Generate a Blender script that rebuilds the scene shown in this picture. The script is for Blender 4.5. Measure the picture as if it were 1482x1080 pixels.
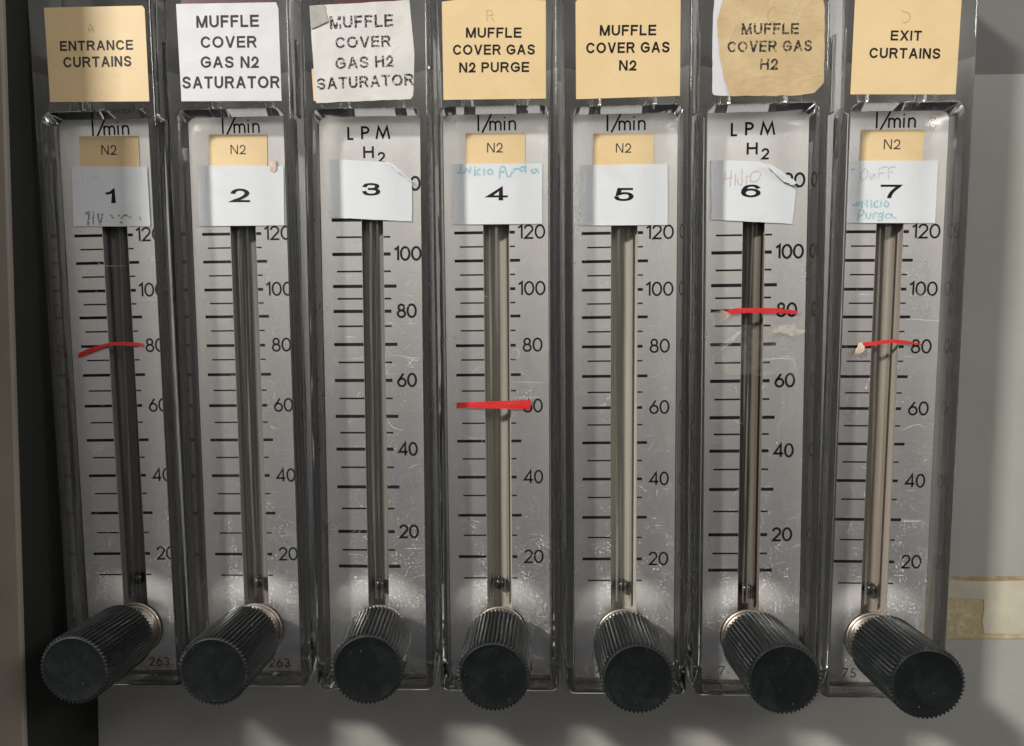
import bpy, math, random
from mathutils import Vector, Matrix, noise
sc = bpy.context.scene
for o in list(bpy.data.objects): bpy.data.objects.remove(o, do_unlink=True)
COL = sc.collection
MM = 0.001

# ------------------------------------------------------------------ camera
cam = bpy.data.cameras.new('camera'); cam_o = bpy.data.objects.new('camera', cam); COL.objects.link(cam_o)
right = Vector((.99935, .03588, -.00278)); fwd = Vector((-.03599, .99617, -.0797)); up = right.cross(fwd)
mw = Matrix((right, up, -fwd)).transposed().to_4x4(); mw.translation = Vector((7.33, -235.33, 16.10)) * MM
cam_o.matrix_world = mw
cam.sensor_width = 36; cam.lens = 1080 / 1482 * 36; cam.shift_x = .01896; cam.shift_y = .0324
cam.clip_start = .01; cam.clip_end = 50
sc.camera = cam_o

# ------------------------------------------------------------------ light
world = bpy.data.worlds.new('World'); sc.world = world; world.use_nodes = True
wn = world.node_tree.nodes; wl = world.node_tree.links; bg = wn['Background']
tc = wn.new('ShaderNodeTexCoord'); sp = wn.new('ShaderNodeSeparateXYZ'); mr = wn.new('ShaderNodeMapRange'); cr = wn.new('ShaderNodeValToRGB')
wl.new(tc.outputs['Generated'], sp.inputs[0]); wl.new(sp.outputs['Z'], mr.inputs['Value'])
mr.inputs['From Min'].default_value = -1; mr.inputs['From Max'].default_value = 1
wl.new(mr.outputs[0], cr.inputs[0]); wl.new(cr.outputs[0], bg.inputs['Color'])
e = cr.color_ramp.elements
e[0].position = .0; e[0].color = (.045, .045, .05, 1)
e[1].position = 1; e[1].color = (.66, .65, .63, 1)
for p_, c_ in ((.34, (.085, .088, .10)), (.44, (.17, .165, .175)), (.50, (.36, .34, .33)), (.62, (.86, .84, .80)), (.80, (.78, .765, .74))):
    n = e.new(p_); n.color = (*c_, 1)
bg.inputs['Strength'].default_value = .62

def area(name, loc, target, size, energy, color):
    l = bpy.data.lights.new(name, 'AREA'); l.shape = 'RECTANGLE'; l.size, l.size_y = size; l.energy = energy; l.color = color
    o = bpy.data.objects.new(name, l); COL.objects.link(o); o.location = loc
    o.rotation_euler = (Vector(target) - Vector(loc)).to_track_quat('-Z', 'Y').to_euler(); return o
key = area('ceiling_lamp', (-2.25, -2.3, 1.98), (.0, 0, 0), (.36, .26), 172, (1, .962, .91))
side = area('fill_lamp', (2.3, -1.5, 1.3), (.1, 0, 0), (.8, .5), 27, (1, .95, .90))  # added fill for the right side, no such source is seen

vs = sc.view_settings; vs.view_transform = 'Standard'; vs.look = 'None'; vs.exposure = 0; vs.gamma = 1
sc.cycles.max_bounces = 14; sc.cycles.transmission_bounces = 12; sc.cycles.glossy_bounces = 6; sc.cycles.diffuse_bounces = 4
sc.cycles.use_denoising = True; sc.cycles.sample_clamp_indirect = 25
METERS={1: {'x': -119.9, 'z': 0.39, 'roll': -0.79, 'name': [[-13.35, 117.32], [16.56, 116.97], [17.25, 116.06], [17.23, 89.25], [-13.2, 89.9]], 'num': [[-12.46, 72.62], [11.63, 72.02], [11.74, 53.58], [-12.94, 54.13]], 'gas': [[-9.69, 81.87], [9.32, 81.56], [9.22, 71.8], [-9.68, 72.27]], 'txt': [['ENTRANCE', 2.03, 105.95, 22.26, 2.86, -0.81], ['CURTAINS', 2.02, 101.22, 20.83, 3.03, -0.72]], 'gtx': ['N2', -0.29, 77.46, 4.86, 3.0, -1.47], 'ntx': ['1', -0.17, 63.17, 3.81, 4.22, -1.38]}, 2: {'x': -79.14, 'z': 0.49, 'roll': -0.43, 'name': [[-14.66, 117.44], [15.44, 117.15], [16.02, 115.4], [16.11, 88.81], [-14.25, 89.35]], 'num': [[-13.9, 72.32], [13.59, 71.6], [13.32, 53.5], [-13.88, 53.72]], 'gas': [[-9.63, 81.75], [8.74, 81.38], [8.46, 71.52], [-9.97, 71.86]], 'txt': [['MUFFLE', 0.65, 112.12, 18.8, 3.45, -0.55], ['COVER', 0.74, 106.18, 16.86, 3.33, -0.92], ['GAS N2', 0.85, 100.37, 17.56, 3.33, -1.37], ['SATURATOR', 0.96, 94.53, 29.44, 3.5, -1.01]], 'gtx': ['N2', -0.54, 77.0, 4.8, 2.84, -1.05], 'ntx': ['2', -0.34, 62.94, 6.18, 4.18, -0.96]}, 3: {'x': -38.51, 'z': 0.1, 'roll': -0.09, 'name': [[-15.93, 116.47], [-11.46, 116.6], [13.67, 117.52], [15.0, 102.1], [14.44, 90.31], [13.75, 89.23], [-14.62, 88.55], [-15.53, 105.82]], 'num': [[-12.89, 74.08], [4.61, 73.06], [10.65, 68.04], [12.65, 66.38], [12.5, 54.8], [-13.41, 56.33]], 'gas': None, 'txt': [['MUFFLE', -0.6, 111.7, 18.78, 3.56, 1.12], ['COVER', -0.25, 105.9, 16.46, 3.22, 0.84], ['GAS H2', 0.07, 100.07, 17.35, 3.29, 1.3], ['SATURATOR', 0.18, 94.46, 28.88, 3.33, 1.76]], 'gtx': None, 'ntx': ['3', -0.03, 64.77, 5.67, 3.79, -0.71]}, 4: {'x': 0.51, 'z': 0.25, 'roll': -0.42, 'name': [[-15.11, 116.85], [-4.84, 117.95], [15.36, 116.45], [15.24, 88.61], [-15.03, 88.91]], 'num': [[-13.39, 72.13], [14.3, 71.76], [14.21, 53.51], [-13.35, 53.74]], 'gas': [[-9.13, 81.38], [9.14, 81.02], [9.07, 71.27], [-9.26, 71.61]], 'txt': [['MUFFLE', 0.04, 107.74, 16.31, 2.88, -1.41], ['COVER GAS', 0.05, 102.92, 24.15, 2.89, -1.13], ['N2 PURGE', 0.06, 97.91, 20.61, 2.87, -0.84]], 'gtx': ['N2', -0.18, 76.85, 4.81, 2.9, -1.08], 'ntx': ['4', 0.41, 62.83, 6.55, 3.9, -0.98]}, 5: {'x': 40.15, 'z': -0.2, 'roll': -0.51, 'name': [[-15.44, 116.61], [-14.43, 117.55], [14.95, 116.54], [14.97, 89.27], [-15.38, 88.99]], 'num': [[-13.71, 71.83], [13.05, 71.62], [13.18, 53.27], [-13.48, 53.56]], 'gas': [[-9.49, 81.23], [8.88, 80.84], [8.85, 71.27], [-9.58, 71.64]], 'txt': [['MUFFLE', -0.23, 108.2, 16.37, 2.98, -1.14], ['COVER GAS', -0.25, 103.31, 24.27, 3.02, -0.76], ['N2', -0.26, 98.26, 5.04, 2.91, -1.42]], 'gtx': ['N2', -0.34, 76.72, 4.65, 2.79, -1.27], 'ntx': ['5', -0.2, 62.73, 5.91, 3.93, -1.09]}, 6: {'x': 79.68, 'z': -0.2, 'roll': -0.58, 'name': [[-12.31, 116.38], [-9.55, 117.07], [8.21, 116.74], [16.08, 116.13], [16.87, 112.46], [16.99, 92.34], [14.28, 89.48], [9.93, 88.9], [-10.2, 89.11], [-11.87, 95.03], [-13.14, 101.11], [-13.89, 110.35]], 'num': [[-13.26, 72.9], [1.53, 72.17], [3.33, 71.1], [7.83, 67.71], [12.24, 64.94], [12.31, 61.12], [11.5, 53.3], [-13.08, 55.08]], 'gas': None, 'txt': [['MUFFLE', 1.34, 107.85, 16.39, 3.17, -1.06], ['COVER GAS', 1.27, 102.96, 24.23, 3.11, -0.68], ['H2', 1.16, 97.91, 5.03, 3.08, -1.54]], 'gtx': None, 'ntx': ['6', -1.14, 63.4, 5.9, 3.81, -1.19]}, 7: {'x': 119.98, 'z': -0.48, 'roll': 0.21, 'name': [[-16.5, 116.34], [13.57, 116.07], [13.13, 88.98], [-16.81, 89.3]], 'num': [[-13.84, 72.32], [13.23, 72.11], [13.23, 53.55], [-13.84, 53.82]], 'gas': [[-9.69, 81.5], [9.02, 81.27], [8.77, 71.57], [-9.92, 71.71]], 'txt': [['EXIT', -1.63, 105.59, 8.75, 2.79, -1.27], ['CURTAINS', -1.8, 100.67, 20.15, 2.9, -1.27]], 'gtx': ['N2', -0.49, 77.11, 4.92, 2.93, -0.47], 'ntx': ['7', -0.38, 63.11, 6.2, 4.01, -0.37]}}
EXTRA={'under3': [[-15.82, 98.5], [-14.37, 98.47], [-14.38, 89.09], [-15.41, 89.3]], 'red2': [[-13.14, 119.88], [14.68, 119.53], [14.78, 116.38], [-13.26, 117.11]], 'red3': [[-8.95, 119.71], [9.49, 119.33], [9.44, 116.2], [-9.02, 116.57]], 'red1': [[-10.2, 121.17], [16.47, 120.3], [16.31, 117.33], [-10.39, 118.19]], 'under6': [[-14.69, 117.63], [-3.6, 117.31], [-3.2, 89.35], [-10.19, 89.32], [-14.39, 89.62], [-15.0, 90.23], [-15.15, 104.88], [-15.03, 112.63]], 'curl3': [[4.72, 72.91], [6.32, 72.5], [9.29, 70.27], [12.74, 67.09], [12.73, 66.25], [10.74, 67.91]], 'curl6': [[2.38, 71.6], [5.09, 70.72], [8.02, 68.6], [11.16, 66.48], [12.63, 65.22], [11.19, 64.73], [8.69, 65.71], [5.54, 68.24]], 'fold3': [[-15.72, 116.36], [-11.4, 116.47], [-10.37, 111.83], [-13.18, 110.61], [-15.46, 109.76]], 'tape1': [[-13.94, 13.35], [-11.86, 14.09], [-9.32, 15.04], [-6.56, 15.88], [-4.27, 16.5], [-1.99, 16.9], [0.93, 16.96], [4.29, 16.69], [7.19, 16.35]], 'tape4': [[-13.04, -1.72], [10.33, -0.98], [10.31, -3.95], [-13.07, -3.25]], 'tape6': [[-10.1, 25.74], [-8.43, 27.1], [-6.32, 27.81], [-3.58, 27.98], [2.11, 27.9], [7.79, 27.71], [13.48, 26.88], [13.5, 25.82], [7.82, 26.16], [2.13, 26.37], [-3.56, 26.5], [-5.88, 26.45]], 'tape7': [[-8.13, 15.97], [-8.18, 17.25], [-6.62, 17.5], [-1.52, 18.1], [2.64, 18.53], [5.78, 18.1], [10.96, 16.94], [10.97, 16.73], [5.83, 17.15], [3.1, 17.51], [-1.47, 16.93], [-6.57, 16.31]], 'knot7': [[-9.7, 14.06], [-8.94, 15.97], [-8.78, 17.24], [-7.53, 17.46], [-6.84, 15.97], [-7.01, 14.91], [-8.43, 13.85]], 'clear6a': [[-13.24, 26.65], [-9.43, 27.44], [-6.67, 25.91], [-8.34, 24.66], [-10.87, 23.0], [-13.19, 22.18]], 'clear6b': [[3.26, 19.39], [8.06, 22.3], [12.68, 22.87], [13.34, 21.37], [16.08, 20.81], [14.21, 19.45], [11.91, 18.85], [10.21, 19.72], [7.88, 20.6], [5.36, 20.0]], 'clear6c': [[-12.55, 14.05], [-10.44, 15.52], [-7.29, 18.25], [-4.57, 20.77], [-3.72, 20.55], [-6.64, 17.18], [-10.01, 14.66], [-12.12, 13.18]], 'sheet6': [[-13.15, 23.03], [-4.03, 22.91], [4.43, 22.36], [12.93, 18.84], [14.41, 7.7], [13.62, 5.14], [8.92, 7.13], [-5.96, 7.3], [-12.79, 8.02]]}
WRITING={'cyan4': [[[-10.8, 71.68], [-10.95, 69.25]], [[-11.78, 69.38], [-9.64, 69.46]], [[-9.41, 69.34], [-9.15, 70.84], [-7.98, 69.43], [-7.77, 71.05]], [[-6.42, 70.91], [-6.45, 68.59]], [[-4.89, 70.3], [-5.48, 70.08], [-5.66, 68.92], [-4.91, 68.79]], [[-3.51, 70.5], [-3.6, 68.65]], [[-2.05, 70.25], [-2.41, 69.44], [-2.06, 68.86], [-1.11, 68.96], [-1.1, 70.0], [-1.93, 70.29]], [[1.13, 67.76], [1.26, 69.95], [1.75, 70.87], [2.57, 70.97], [2.92, 70.16], [2.21, 69.47], [1.5, 69.49]], [[3.15, 69.57], [3.61, 68.17], [4.56, 68.16], [4.93, 69.54]], [[5.4, 69.3], [5.64, 70.11], [7.18, 70.31]], [[8.95, 70.85], [8.01, 70.75], [7.64, 69.84], [8.59, 69.59], [9.19, 70.96], [9.25, 69.11]], [[12.25, 70.21], [11.07, 69.77], [11.18, 68.96], [12.12, 69.06], [12.48, 69.98], [13.18, 68.81]]], 'cyan7': [[[-11.33, 59.12], [-9.74, 59.95], [-9.7, 59.11], [-11.65, 58.99]], [[-8.83, 58.32], [-8.77, 60.27], [-7.41, 58.64], [-7.35, 60.46]], [[-6.05, 60.45], [-5.97, 58.5]], [[-4.22, 60.24], [-5.17, 59.6], [-4.93, 58.5], [-3.83, 58.62]], [[-3.19, 60.43], [-3.12, 58.62]], [[-1.63, 60.23], [-2.24, 59.26], [-1.55, 58.48], [-0.81, 59.25], [-1.5, 60.23]], [[-9.85, 54.62], [-9.63, 57.35], [-8.67, 57.67], [-8.11, 56.69], [-9.37, 55.72]], [[-7.52, 56.69], [-7.27, 55.19], [-6.3, 55.38], [-6.16, 56.68]], [[-5.32, 55.18], [-5.25, 56.68], [-4.4, 56.67]], [[-2.78, 56.66], [-3.74, 56.34], [-3.51, 55.5], [-2.61, 55.88], [-2.47, 56.99], [-2.7, 54.71], [-3.67, 54.59]], [[-0.16, 56.33], [-1.46, 56.33], [-1.62, 55.36], [-0.45, 55.35], [0.03, 56.32], [0.4, 55.35], [1.5, 55.34]], [[-12.39, 69.68], [-11.42, 69.67]]], 'pink7': [[[-8.5, 69.78], [-9.73, 68.05], [-9.02, 66.43], [-7.76, 67.39], [-7.5, 69.0], [-8.38, 69.97]], [[-6.83, 68.35], [-6.57, 66.73], [-5.53, 68.34], [-5.15, 67.04]], [[-4.18, 67.04], [-3.98, 69.94], [-1.73, 70.37]], [[-4.05, 68.46], [-2.63, 68.64]], [[-1.27, 67.02], [-1.26, 69.92], [0.53, 70.36]], [[-1.34, 68.63], [-0.18, 68.81]]], 'pink6': [[[-9.43, 65.76], [-8.82, 69.32]], [[-7.45, 65.06], [-7.18, 69.61]], [[-9.45, 67.06], [-6.83, 67.65]], [[-5.86, 68.61], [-5.95, 65.36]], [[-3.91, 69.86], [-3.98, 65.32], [-5.17, 65.99], [-4.86, 67.61]], [[-2.53, 65.29], [-2.56, 67.56], [-1.91, 67.87]], [[0.03, 69.13], [-1.14, 68.51], [-1.23, 66.24], [0.73, 66.52], [1.68, 68.45], [0.36, 69.45]]], 'grey1': [[[-9.38, 70.3], [-8.81, 68.28]], [[-7.64, 70.26], [-7.43, 67.91]], [[-6.24, 70.22], [-4.97, 68.18]], [[-4.5, 70.18], [-4.23, 68.84]]], 'dark1': [[[-8.74, 57.85], [-7.65, 58.5], [-8.25, 54.46]], [[-6.25, 58.47], [-6.62, 54.76]], [[-4.89, 57.76], [-4.37, 54.71], [-3.49, 57.73]], [[-0.72, 57.33], [-0.06, 56.64]], [[1.73, 57.27], [2.72, 56.24], [3.82, 57.23], [5.53, 56.51]], [[2.31, 55.24], [2.62, 54.55]], [[8.32, 56.45], [8.98, 55.76]]], 'pen1': [[[-0.25, 109.72], [0.56, 112.2], [1.54, 109.66]], [[-0.01, 110.47], [1.32, 110.55]]], 'pen4': [[[-1.87, 111.18], [-1.84, 113.94], [-0.57, 113.79], [-0.26, 112.8], [-1.66, 112.59]], [[-0.58, 112.07], [0.04, 111.13]]], 'pen6': [[[2.41, 113.83], [1.14, 113.37], [0.52, 111.89], [0.93, 110.25], [2.22, 109.72]]], 'pen7': [[[-3.02, 112.46], [-1.15, 111.71], [-0.78, 110.32], [-2.08, 109.14], [-2.89, 109.45]]]}
SCRATCH={1: [[[-12.97, 44.67], [-8.07, 43.89], [-3.97, 41.75], [3.07, 41.61]], [[4.59, 43.63], [10.24, 44.19], [12.32, 43.67]], [[-14.71, 39.37], [-4.81, 39.38]], [[7.15, 39.14], [11.37, 39.19]], [[-13.45, 31.17], [-4.6, 31.0]], [[5.29, 30.95], [13.38, 30.67]]], 3: [[[4.69, 13.2], [9.08, 13.11], [11.26, 12.26], [13.45, 11.64], [14.19, 12.44], [12.0, 12.62], [9.8, 12.38]], [[13.1, 12.8], [11.24, 10.81], [10.68, 9.9]], [[10.16, 12.27], [12.32, 9.17]], [[-13.52, 12.36], [-8.37, 12.26]], [[-7.08, 12.26], [-3.4, 12.32]], [[-10.07, 19.07], [-7.31, 19.24], [-5.85, 19.05]], [[4.11, 23.52], [6.3, 23.4]], [[10.68, 23.31], [13.59, 23.22]], [[-12.35, 6.51], [-13.48, 5.41], [-13.71, 3.39], [-14.33, 0.27]], [[-4.88, 1.72], [-6.02, 0.07]], [[3.64, -6.93], [5.44, -9.51], [8.75, -10.62]], [[10.04, -22.98], [13.54, -21.21]], [[8.62, -48.89], [14.27, -48.97]], [[-15.06, -42.78], [-12.63, -42.94]]], 4: [[[-12.99, 6.19], [-13.74, 1.37]], [[4.53, 4.67], [14.12, 4.45]], [[-13.94, -12.49], [-6.67, -13.23]], [[5.18, -0.29], [13.41, -0.08]], [[4.61, 14.25], [6.32, 14.91], [6.78, 12.86], [4.59, 11.51]]], 5: [[[10.53, -29.0], [10.44, -31.4]], [[5.82, -28.18], [6.61, -29.52], [7.91, -29.42]]], 6: [[[-11.76, 15.37], [-8.43, 17.35], [-4.46, 20.32]], [[-13.4, 11.67], [-11.35, 8.59], [-9.68, 9.25]], [[3.01, 11.8], [11.01, 12.24], [13.04, 10.33]], [[-9.07, 14.66], [-8.7, 11.27]], [[3.19, 12.1], [8.33, 12.33], [11.18, 12.87], [13.5, 10.82], [12.11, 8.52]]], 7: [[[-10.44, 32.38], [-4.84, 32.17]], [[6.32, 32.02], [13.52, 31.88]], [[14.35, 28.04], [13.53, 24.72]], [[5.33, 24.73], [17.81, 24.06]], [[5.84, 13.04], [9.13, 13.25]], [[7.15, -38.07], [13.82, -38.27]], [[7.17, -38.44], [13.84, -38.64]], [[5.92, -9.97], [10.4, -7.97], [12.96, -8.63]]]}
TICK_L=[51.17, 46.86, 42.55, 38.21, 33.79, 29.51, 25.32, 20.86, 16.2, 11.71, 6.95, 1.9, -2.98, -8.38, -14.08, -19.76, -25.67, -31.59, -38.01, -44.52, -51.51, -58.51]
TICK_H=[55.53, 50.24, 44.96, 39.61, 34.99, 31.11, 27.18, 22.51, 16.77, 11.1, 5.38, -0.34, -6.06, -11.33, -16.62, -22.47, -28.83, -35.88, -43.39, -49.45, -54.84]
WALL={'tape': [[146.8, -65.22], [163.31, -64.71], [191.43, -64.1], [192.66, -86.29], [164.34, -86.62], [147.71, -86.82]], 'pale': [[149.13, -65.54], [160.95, -65.81], [169.19, -65.98], [182.56, -65.62], [191.46, -65.79], [192.49, -84.52], [183.57, -84.87], [176.01, -84.71], [169.86, -84.53], [169.18, -80.31], [169.65, -75.35], [169.27, -72.39], [170.64, -71.39], [174.19, -71.85], [178.83, -70.57], [180.42, -69.57], [177.59, -69.35], [174.83, -70.61], [170.55, -69.66], [166.3, -69.46], [162.99, -69.24], [159.94, -69.51], [157.57, -69.29], [155.5, -70.54], [149.39, -71.59]], 'brown': [[156.58, -64.34], [169.05, -64.23], [182.4, -63.87], [191.28, -63.8], [191.33, -64.78], [182.46, -64.97], [176.15, -65.4], [170.75, -65.32], [166.06, -65.73], [162.03, -65.03]], 'rail': [[173.02, 105.42], [157.02, 105.67], [171.82, 128.37]], 'wall': [[-149.6, -120.54], [-140.49, 115.54], [-145.35, -107.22], [-143.21, 117.37], [-148.16, -109.49], [-147.57, 8.65], [185.84, -125.42], [172.45, 128.8]]}
# ------------------------------------------------------------------ materials
def mat(name, base=(.5,.5,.5), rough=.5, metal=0., **kw):
    m = bpy.data.materials.new(name); m.use_nodes = True
    p = m.node_tree.nodes['Principled BSDF']
    p.inputs['Base Color'].default_value = (*base, 1); p.inputs['Roughness'].default_value = rough; p.inputs['Metallic'].default_value = metal
    for k, v in kw.items(): p.inputs[k.replace('_', ' ')].default_value = v
    return m
def N(m, t, **kw):
    n = m.node_tree.nodes.new(t)
    for k, v in kw.items():
        if k in n.inputs: n.inputs[k].default_value = v
        else: setattr(n, k, v)
    return n
def L(m, a, b): m.node_tree.links.new(a, b)
def P(m): return m.node_tree.nodes['Principled BSDF']
def coords(m, scale, kind='object'):
    """object-space (or world-space) position with a scale"""
    mp = N(m, 'ShaderNodeMapping'); mp.inputs['Scale'].default_value = scale
    if kind == 'world': g = N(m, 'ShaderNodeNewGeometry'); L(m, g.outputs['Position'], mp.inputs[0])
    else: g = N(m, 'ShaderNodeTexCoord'); L(m, g.outputs['Object'], mp.inputs[0])
    return mp.outputs[0]
def noise_tex(m, scale, detail=3, rough=.5, kind='world', dist=0):
    n = N(m, 'ShaderNodeTexNoise'); n.inputs['Scale'].default_value = 1; n.inputs['Detail'].default_value = detail; n.inputs['Roughness'].default_value = rough; n.inputs['Distortion'].default_value = dist
    L(m, coords(m, scale, kind), n.inputs['Vector']); return n.outputs['Fac']
def ramp(m, src, lo, hi, a=(0,0,0,1), b=(1,1,1,1)):
    r = N(m, 'ShaderNodeValToRGB'); L(m, src, r.inputs[0]); el = r.color_ramp.elements
    el[0].position = lo; el[0].color = a; el[1].position = hi; el[1].color = b; return r.outputs[0]
def mixc(m, fac, a, b):
    x = N(m, 'ShaderNodeMix', data_type='RGBA')
    if isinstance(fac, float): x.inputs[0].default_value = fac
    else: L(m, fac, x.inputs[0])
    for i, v in ((6, a), (7, b)):
        if isinstance(v, tuple): x.inputs[i].default_value = (*v[:3], 1)
        else: L(m, v, x.inputs[i])
    return x.outputs[2]
def math_(m, op, a, b=None):
    x = N(m, 'ShaderNodeMath', operation=op)
    for i, v in ((0, a), (1, b)):
        if v is None: continue
        if isinstance(v, (int, float)): x.inputs[i].default_value = v
        else: L(m, v, x.inputs[i])
    return x.outputs[0]
def bump(m, h, strength, dist):
    b = N(m, 'ShaderNodeBump'); b.inputs['Strength'].default_value = strength; b.inputs['Distance'].default_value = dist
    L(m, h, b.inputs['Height']); L(m, b.outputs[0], P(m).inputs['Normal'])

# clear moulded plastic, slightly scuffed
acrylic = mat('clear_acrylic', (.985, .985, .975), .03, Transmission_Weight=.992, IOR=1.49)
sm = ramp(acrylic, noise_tex(acrylic, (500, 500, 60), 5, .6), .45, .8, (.0, .0, .0, 1), (.07, .07, .07, 1)); L(acrylic, sm, P(acrylic).inputs['Roughness'])
bump(acrylic, noise_tex(acrylic, (160, 160, 30), 2), .05, .0006)

# brushed aluminium scale plate with dust, pits and stains
alu = mat('brushed_aluminium', (.75, .73, .70), .36, .7)
brush = noise_tex(alu, (9000, 9000, 260), 3, .6)
cloud = noise_tex(alu, (60, 60, 28), 6, .62, dist=.4)
c1 = mixc(alu, ramp(alu, brush, .3, .7), (.73, .715, .69), (.90, .885, .855))
c1 = mixc(alu, ramp(alu, cloud, .42, .75), c1, (.74, .725, .69))
zz = N(alu, 'ShaderNodeSeparateXYZ'); L(alu, coords(alu, (1, 1, 1), 'object'), zz.inputs[0])
low = N(alu, 'ShaderNodeMapRange'); L(alu, zz.outputs['Z'], low.inputs['Value'])
low.inputs['From Min'].default_value = .060; low.inputs['From Max'].default_value = .022; low.inputs['To Min'].default_value = .0; low.inputs['To Max'].default_value = 1.
spk = noise_tex(alu, (1500, 1500, 1500), 2, .7); pat = noise_tex(alu, (160, 160, 160), 3, .6)
thr = math_(alu, 'ADD', math_(alu, 'MULTIPLY', pat, .42), math_(alu, 'MULTIPLY', low.outputs[0], .065))
dust = ramp(alu, math_(alu, 'ADD', spk, math_(alu, 'SUBTRACT', thr, .175)), .675, .76)
pit = ramp(alu, noise_tex(alu, (1500, 1500, 1500), 1, .5), .745, .77)
edge_dirt = N(alu, 'ShaderNodeMapRange'); L(alu, zz.outputs['Z'], edge_dirt.inputs['Value'])
edge_dirt.inputs['From Min'].default_value = .0085; edge_dirt.inputs['From Max'].default_value = .0015
dirt = math_(alu, 'MULTIPLY', edge_dirt.outputs[0], ramp(alu, noise_tex(alu, (400, 400, 500), 4, .6), .3, .6))
c1 = mixc(alu, math_(alu, 'MULTIPLY', dust, .8), c1, (.88, .87, .82))
c1 = mixc(alu, math_(alu, 'MULTIPLY', pit, .7), c1, (.08, .07, .06))
c1 = mixc(alu, math_(alu, 'MULTIPLY', dirt, .8), c1, (.20, .13, .085))
L(alu, c1, P(alu).inputs['Base Color'])
rr = math_(alu, 'ADD', math_(alu, 'MULTIPLY', cloud, .34), .14); L(alu, rr, P(alu).inputs['Roughness'])
md = math_(alu, 'SUBTRACT', .88, math_(alu, 'MULTIPLY', math_(alu, 'MAXIMUM', dust, dirt), .6)); L(alu, md, P(alu).inputs['Metallic'])
P(alu).inputs['Anisotropic'].default_value = .75
tan_n = N(alu, 'ShaderNodeTangent'); tan_n.direction_type = 'RADIAL'; tan_n.axis = 'Z'; L(alu, tan_n.outputs[0], P(alu).inputs['Tangent'])
# dish in the sheet round its hole, added to catch a glow above it
vs_ = N(alu, 'ShaderNodeVectorMath', operation='SUBTRACT'); L(alu, coords(alu, (1, 0, 1), 'object'), vs_.inputs[0]); vs_.inputs[1].default_value = (0, 0, .0163)
vl_ = N(alu, 'ShaderNodeVectorMath', operation='LENGTH'); L(alu, vs_.outputs[0], vl_.inputs[0])
dome = N(alu, 'ShaderNodeMapRange', interpolation_type='SMOOTHSTEP'); L(alu, vl_.outputs['Value'], dome.inputs['Value'])
dome.inputs['From Min'].default_value = .021; dome.inputs['From Max'].default_value = .0075
b0 = N(alu, 'ShaderNodeBump', Strength=1., Distance=.0024); L(alu, dome.outputs[0], b0.inputs['Height'])
b1 = N(alu, 'ShaderNodeBump', Strength=.10, Distance=.00004); L(alu, brush, b1.inputs['Height']); L(alu, b0.outputs[0], b1.inputs['Normal']); L(alu, b1.outputs[0], P(alu).inputs['Normal'])

def ink(name, col, fade=0., k=1400):
    """printed ink; fade = share worn away to the colour underneath"""
    m = mat(name, col, .6, Specular_IOR_Level=.25)
    if fade:
        wear = ramp(m, noise_tex(m, (k, k, k), 4, .7), 1 - fade - .45, 1 - fade - .40)
        tr = N(m, 'ShaderNodeBsdfTransparent'); mx = N(m, 'ShaderNodeMixShader'); out = m.node_tree.nodes['Material Output']
        L(m, wear, mx.inputs[0]); L(m, P(m).outputs[0], mx.inputs[1]); L(m, tr.outputs[0], mx.inputs[2]); L(m, mx.outputs[0], out.inputs[0])
    return m
black_ink = ink('black_ink', (.005, .005, .006)); grey_ink = ink('label_ink', (.035, .032, .036))
worn_ink = ink('worn_label_ink', (.02, .019, .02), .035, 2300)
scale_ink_worn = ink('worn_scale_ink', (.006, .006, .006), .0)
cyan_ink = ink('cyan_marker', (.25, .52, .58), .06, 2600); pink_ink = ink('faded_red_marker', (.56, .47, .455), .05, 2400)
pencil = ink('pencil', (.50, .385, .23), .04, 3000); smudge = ink('dark_smudge', (.12, .10, .09), .07, 2600); faint = ink('faint_grey_marker', (.55, .56, .58), .12, 2400)

def paper(name, a, b, rough=.42, k=60, bs=.15, bd=.0002, spots=.35, crinkle=None):
    m = mat(name, a, rough)
    c = mixc(m, ramp(m, noise_tex(m, (k, k, k), 4, .6), .35, .72), a, b)
    s = ramp(m, noise_tex(m, (1100, 1100, 1100), 2, .6), .70, .76)
    c = mixc(m, math_(m, 'MULTIPLY', s, spots), c, tuple(v * .5 for v in a))
    st = ramp(m, noise_tex(m, (38, 38, 38), 5, .7, dist=.7), .56, .74)
    c = mixc(m, math_(m, 'MULTIPLY', st, .55), c, tuple(v * k_ for v, k_ in zip(a, (.82, .76, .66))))
    L(m, c, P(m).inputs['Base Color'])
    h = noise_tex(m, (900, 900, 900), 3, .6) if not crinkle else noise_tex(m, (crinkle,) * 3, 4, .62, dist=1.2)
    bump(m, h, bs, bd); return m
tan = paper('tan_label_stock', (.73, .55, .30), (.67, .50, .26), .48)
tan_worn = paper('crinkled_tan_label_stock', (.60, .46, .255), (.47, .34, .175), .30, 90, .42, .0010, .6, 120)
tan_worn.node_tree.nodes['Principled BSDF'].inputs['Coat Weight'].default_value = .35
white = paper('white_label_stock', (.63, .63, .66), (.59, .59, .61), .42, 40, .12)
white_worn = paper('creased_white_label_stock', (.66, .65, .63), (.58, .57, .54), .33, 70, .4, .0009, .3, 70)
pale = paper('pale_number_label_stock', (.67, .70, .72), (.63, .655, .67), .30, 45, .08, .0002, .2)
glue = paper('grey_glue_backing', (.30, .28, .25), (.40, .38, .35), .5, 300)
red_tape = paper('red_tape', (.62, .028, .028), (.50, .02, .022), .36, 200, .2, .0002, .3)
red_old = paper('old_red_label', (.07, .004, .01), (.05, .004, .008), .4, 80)
knot_m = paper('torn_adhesive', (.62, .50, .42), (.45, .33, .25), .5, 900, .5, .0003)

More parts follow.
